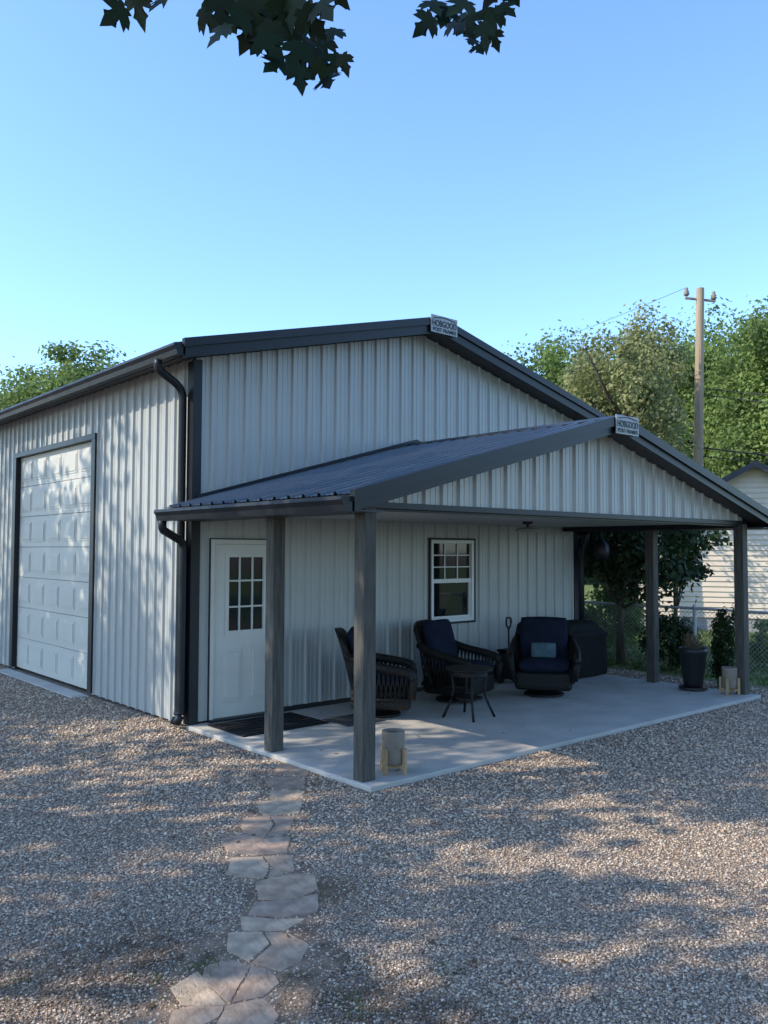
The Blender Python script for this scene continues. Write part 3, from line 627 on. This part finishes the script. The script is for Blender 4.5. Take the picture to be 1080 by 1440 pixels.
tree('maple_tree',-9.6,8.2,11,(4.5,4.5,4.3),7.2,17000,.26,110,leaf_s,'large shade tree left of the yard facing the garage door',GL,53,.24,.20,.1)
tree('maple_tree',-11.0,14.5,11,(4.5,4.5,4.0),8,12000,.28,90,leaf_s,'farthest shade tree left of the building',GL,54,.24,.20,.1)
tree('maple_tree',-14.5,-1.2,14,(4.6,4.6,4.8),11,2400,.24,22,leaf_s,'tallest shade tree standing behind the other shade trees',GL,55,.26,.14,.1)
tree('maple_tree',3.5,-15.0,11,(4.6,4.6,4.2),6.6,9000,.28,70,leaf_s,'unseen large tree added right of and behind the viewpoint to dim the yard','unseen trees added to block sky light',56,.26,.24,.3)  # unseen tree added to block sky light from the yard
MT=thing('maple_tree',(-7.6,-12.2,GZ),'maple tree whose leafy branch hangs into the top of the photo','tree')
V,cc=crown_arr((-5.6,-10.9,9.0),(5.6,5.4,4.4),15000,.24,90,61,.22,.2); 
def clearv(V,k=.90,o_=.7):
    rel=V.mean(1)-np.array([CX,CY,CZ]); fd=rel@np.array([sin(-YAW),cos(YAW),0]); return V[((fd<0)|(rel[:,2]>fd*k+o_))&(rel[:,2]>1.2)]
npmesh('crown',clearv(V),4,leaf_s,MT)  # out-of-view crown made large and dense to cut sky light on the gravel
m_=MB(); m_.tube([(-7.6,-12.2,-.1),(-7.5,-12.1,3),(-7.3,-12.0,6),(-6.6,-11.6,9)],[.26,.2,.14,.05],10)
for c_ in cc[:16]:
    if c_[2]>7: m_.tube([(-7.45,-12.1,4.5),tuple((Vector((-7.45,-12.1,5.5))+Vector(c_))/2+Vector((0,0,.5))),tuple(c_)],[.08,.05,.02],6)
m_.build('trunk',bark_m,MT,smooth=True)
half=[(0.0,-.38),(.10,-.44),(.34,-.43),(.27,-.31),(.44,-.25),(.62,-.04),(.49,-.01),(.57,.17),(.36,.11),(.19,.05),(.23,.27),(.33,.31),(.20,.39),(.13,.53),(0,.76)]
outl=half+[(-x,y) for x,y in half[::-1][1:-1]]
NL=len(outl)+1
def add_leaf(LV,px,py,dep_,szpx,ang,tilt,spin):
    s=szpx/F*dep_; c=at(px,dep_,py); Rr=Matrix.Rotation(YAW,3,'Z')@Matrix.Rotation(spin,3,'Z')@Matrix.Rotation(tilt,3,'X')@Matrix.Rotation(ang,3,'Y')
    vs=[Vector((0,0,-.08))]+[Vector((x,.1*(x*x+y*y),y)) for x,y in outl]
    LV.append([tuple(Rr@(v*s)+c) for v in vs])
g=random.Random(5)
specA=[(150,-2,45),(185,-12,50),(215,-18,50),(285,2,48),(300,30,44),(320,5,50),(345,25,50),(372,48,52),(350,-8,55),(392,20,50),(410,55,50),(385,78,42),(412,88,40),(432,38,48),(446,66,44),(455,100,42),(430,5,50),(468,74,38),(484,68,30),(460,25,42),(395,-5,52),(330,-20,55),(440,84,36),(300,-10,46),(365,10,46),(378,28,44),(402,74,40),(425,60,44),(358,42,40),(420,20,46),(452,45,42),(338,-2,48),(312,18,40),(405,-12,52),(450,-8,52)]
specB=[(602,10,40),(625,-6,44),(640,16,42),(662,8,42),(682,26,40),(668,42,32),(697,8,38),(700,38,30),(715,-6,34),(650,-10,46),(610,-14,42),(652,26,36),(688,10,38),(676,50,28),(632,2,38)]
for spec,xr_,cnt in ((specA,(120,480),42),(specB,(570,740),24)):
    LV=[]
    for px,py,sz in spec:
        add_leaf(LV,px+g.uniform(-4,4),py+g.uniform(-4,4),2.3+g.uniform(-.15,.25),sz*.95,pi+g.uniform(-.8,.8),g.uniform(-.7,.7),g.uniform(-.8,.8))
    for k in range(cnt): add_leaf(LV,g.uniform(*xr_),g.uniform(-160,-35),2.4+g.uniform(-.2,.5),50,pi+g.uniform(-.9,.9),g.uniform(-.8,.8),g.uniform(-.8,.8))
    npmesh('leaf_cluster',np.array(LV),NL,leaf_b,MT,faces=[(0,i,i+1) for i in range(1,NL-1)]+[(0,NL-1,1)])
m_=MB(); root=Vector((-7.5,-12.1,5.2))
for px,py in ((440,40),(340,0),(660,0),(180,-40)):
    e=at(px,2.35,py); e2=at(px-25,2.4,-150); m_.tube([root,(root+Vector(e2))/2+Vector((0,0,.6)),e2,e],[.05,.03,.009,.003],6)
m_.build('branch',bark_m,MT,smooth=True)
# ------------------------------------------------------------------ fence
FX=8.6
Fz=thing('chain_link_fence',(FX,-6,GZ),'low chain link fence running past the right side of the patio','fence')
ya,yb=-6.5,14; ys=ya
while ys<=yb+.01:
    m_=MB(); m_.tube([(FX,ys,GZ-.1),(FX,ys,1.05)],.03,8); m_.lathe([(0,0),(.032,0),(.03,.03),(0,.05)],(FX,ys,1.045),8); m_.build('post',galv_m,Fz,smooth=False); ys+=2.56
m_=MB(); m_.tube([(FX,ya,1.02),(FX,yb,1.02)],.024,8); m_.build('top_rail',galv_m,Fz)
V=[]; sp=.075; hh=1.0; w=.0042
k=ya-hh
while k<yb:
    for s in (1,-1):
        y0_=k if s==1 else k+hh; y1_=k+hh if s==1 else k; xx=FX+.022+(.002 if s==1 else 0)
        V.append([(xx,y0_-w,.0),(xx,y0_+w,.0),(xx,y1_+w,hh),(xx,y1_-w,hh)])
    k+=sp
npmesh('wire_mesh',np.array(V),4,galv_m,Fz)
# ------------------------------------------------------------------ neighbour house
c=at(1062,21); nrm=Vector((-.86,-.51,0)).normalized(); ax=Vector((-nrm.y,nrm.x,0))
if ax.dot(rt)<0: ax=-ax
H=thing('neighbour_house',(c.x,c.y,GZ),'pale sided neighbouring house with dark gabled roof beyond the fence','house')
hw=3.4; ez=2.25; rz_=4.10; Ld=9
def hp(u,d,z): q=c+ax*u-nrm*d; return (q.x,q.y,z)
m_=MB()
zz=.32
sl=(rz_-ez)/hw
while zz<rz_-.05:
    z2=min(zz+.13,rz_-.02); wa=hw if zz<ez else hw-(zz-ez)/sl; wb=hw if z2<ez else hw-(z2-ez)/sl
    m_.add([hp(-wa,-.03,zz),hp(wa,-.03,zz),hp(wb,-.004,z2),hp(-wb,-.004,z2)],[(0,1,2,3)]); m_.add([hp(-wa,-.0,zz),hp(wa,0,zz),hp(wa,-.03,zz),hp(-wa,-.03,zz)],[(0,1,2,3)])
    if z2<=ez:
        for s in (-1,1): m_.add([hp(s*(hw+.018),0,zz),hp(s*(hw+.018),Ld,zz),hp(s*(hw+.004),Ld,z2),hp(s*(hw+.004),0,z2)],[(0,1,2,3)])
    zz=z2
m_.add([hp(-hw,0,.3),hp(hw,0,.3),hp(hw,0,ez),hp(0,0,rz_),hp(-hw,0,ez),hp(-hw,Ld,.3),hp(hw,Ld,.3),hp(hw,Ld,ez),hp(0,Ld,rz_),hp(-hw,Ld,ez)],[(0,1,2,3,4),(9,8,7,6,5),(0,4,9,5),(1,6,7,2)])
m_.build('wall',sid_m,H)
m_=MB(); m_.add([hp(-hw-.0,.01,GZ),hp(hw,.01,GZ),hp(hw,.01,.31),hp(-hw,.01,.31),hp(-hw,Ld,GZ),hp(hw,Ld,GZ),hp(hw,Ld,.31),hp(-hw,Ld,.31)],[(0,1,2,3),(4,7,6,5),(0,3,7,4),(1,5,6,2),(3,2,6,7)]); m_.build('foundation',block_m,H)
m_=MB(); o_=.3
for s in (-1,1):
    pts=[(s*(hw+o_),ez-o_*sl),(0,rz_),(0,rz_+.11),(s*(hw+o_),ez-o_*sl+.11)]
    m_.add([hp(u,-.3,z) for u,z in pts]+[hp(u,Ld+.3,z) for u,z in pts],[(0,1,2,3),(7,6,5,4),(0,4,5,1),(1,5,6,2),(2,6,7,3),(3,7,4,0)])
m_.build('roof',shing_m,H)
m_=MB()
for s in (-1,1):
    pts=[(s*(hw+o_),ez-o_*sl-.04),(0,rz_-.04),(0,rz_+.12),(s*(hw+o_),ez-o_*sl+.12)]
    m_.add([hp(u,-.33,z) for u,z in pts]+[hp(u,-.303,z) for u,z in pts],[(0,1,2,3),(7,6,5,4),(0,4,5,1),(1,5,6,2),(2,6,7,3),(3,7,4,0)])
m_.build('rake_board',soff_m,H)
# ------------------------------------------------------------------ utility pole
q=at(985,22); zt=CZ+(774-400)/F*22
U=thing('utility_pole',(q.x,q.y,GZ),'weathered wooden utility pole with two insulators rising above the trees','utility pole')
lean=Vector((rt.x,rt.y,0))*.14
m_=MB(); m_.tube([(q.x-lean.x,q.y-lean.y,GZ-.2),(q.x+lean.x*.6,q.y+lean.y*.6,zt)],[.15,.10],14); m_.build('shaft',pole_m,U,smooth=False)
tp=Vector((q.x,q.y,zt-.28))+lean*.55
a_=tp-rt*.40; b_=tp+rt*.40; m_=MB(); m_.tube([tuple(a_+Vector((0,0,.02))),tuple(b_+Vector((0,0,-.06)))],.035,6); m_.build('crossarm',pole_m,U)
for s,dz_ in ((-1,.10),(1,.0)):
    e=tp+rt*s*.36+Vector((0,0,dz_)); m_=MB(); m_.tube([tuple(e+Vector((0,0,-.12))),tuple(e)],.018,6); m_.build('bracket',galv_m,U)
    m_=MB(); m_.lathe([(0,-.02),(.05,-.02),(.085,.03),(.05,.05),(.075,.09),(.04,.11),(.05,.15),(.03,.2),(0,.2)],tuple(e),12); m_.build('insulator',pot_m,U,smooth=True)
def wire(a,b,sag,label,group='overhead wires',r=.009):
    a,b=Vector(a),Vector(b); m_=MB(); m_.tube([a.lerp(b,t/16)+Vector((0,0,-sag*4*(t/16)*(1-t/16))) for t in range(17)],r,5); o=m_.build('overhead_wire',wire_m); tag(o,label,'wire',group)
def pw(y): return Vector((q.x,q.y,CZ+(774-y)/F*22))+Vector((rt.x,rt.y,0))*.1
wire(tp+rt*-.36+Vector((0,0,.30)),at(560,60,530),.6,'thin overhead wire running left from the top of the utility pole',r=.006)
wire(pw(543),at(1300,18,556),.1,'upper of the middle wires running right from the pole',r=.012)
wire(pw(552),at(1300,18,572),.1,'lower of the middle wires running right from the pole',r=.012)
wire(pw(628),at(1300,18,645),.1,'thick cable running right from the pole over the house',r=.02)
wire(pw(640),at(1300,18,640),.15,'thin cable crossing just above the neighbouring house',r=.012)
# ------------------------------------------------------------------ light
sd=Vector((-.70,.345,.62)).normalized(); el=math.asin(sd.z); az=math.atan2(sd.x,sd.y)
sl_=bpy.data.lights.new('sun','SUN'); sl_.energy=5.0; sl_.angle=math.radians(.45); sl_.color=(1,.90,.74)
so_=bpy.data.objects.new('sun',sl_); COL.objects.link(so_); so_.rotation_euler=sd.to_track_quat('Z','Y').to_euler(); so_.location=(-20,10,20)
w=bpy.data.worlds.new('World'); S.world=w; w.use_nodes=True; nt=w.node_tree; bg=nt.nodes['Background']
sk=nt.nodes.new('ShaderNodeTexSky'); sk.sky_type='NISHITA'; sk.sun_disc=False; sk.sun_elevation=el; sk.sun_rotation=az%(2*pi); sk.air_density=1.0; sk.dust_density=.6; sk.ozone_density=1.5
mu=nt.nodes.new('ShaderNodeMix'); mu.data_type='RGBA'; mu.blend_type='MULTIPLY'; mu.inputs[0].default_value=1; mu.inputs[7].default_value=(1.76,2.18,2.68,1); mu.clamp_result=False
nt.links.new(sk.outputs[0],mu.inputs[6]); nt.links.new(mu.outputs[2],bg.inputs[0]); bg.inputs[1].default_value=.15
S.view_settings.view_transform='Standard'; S.view_settings.look='None'; S.view_settings.exposure=0
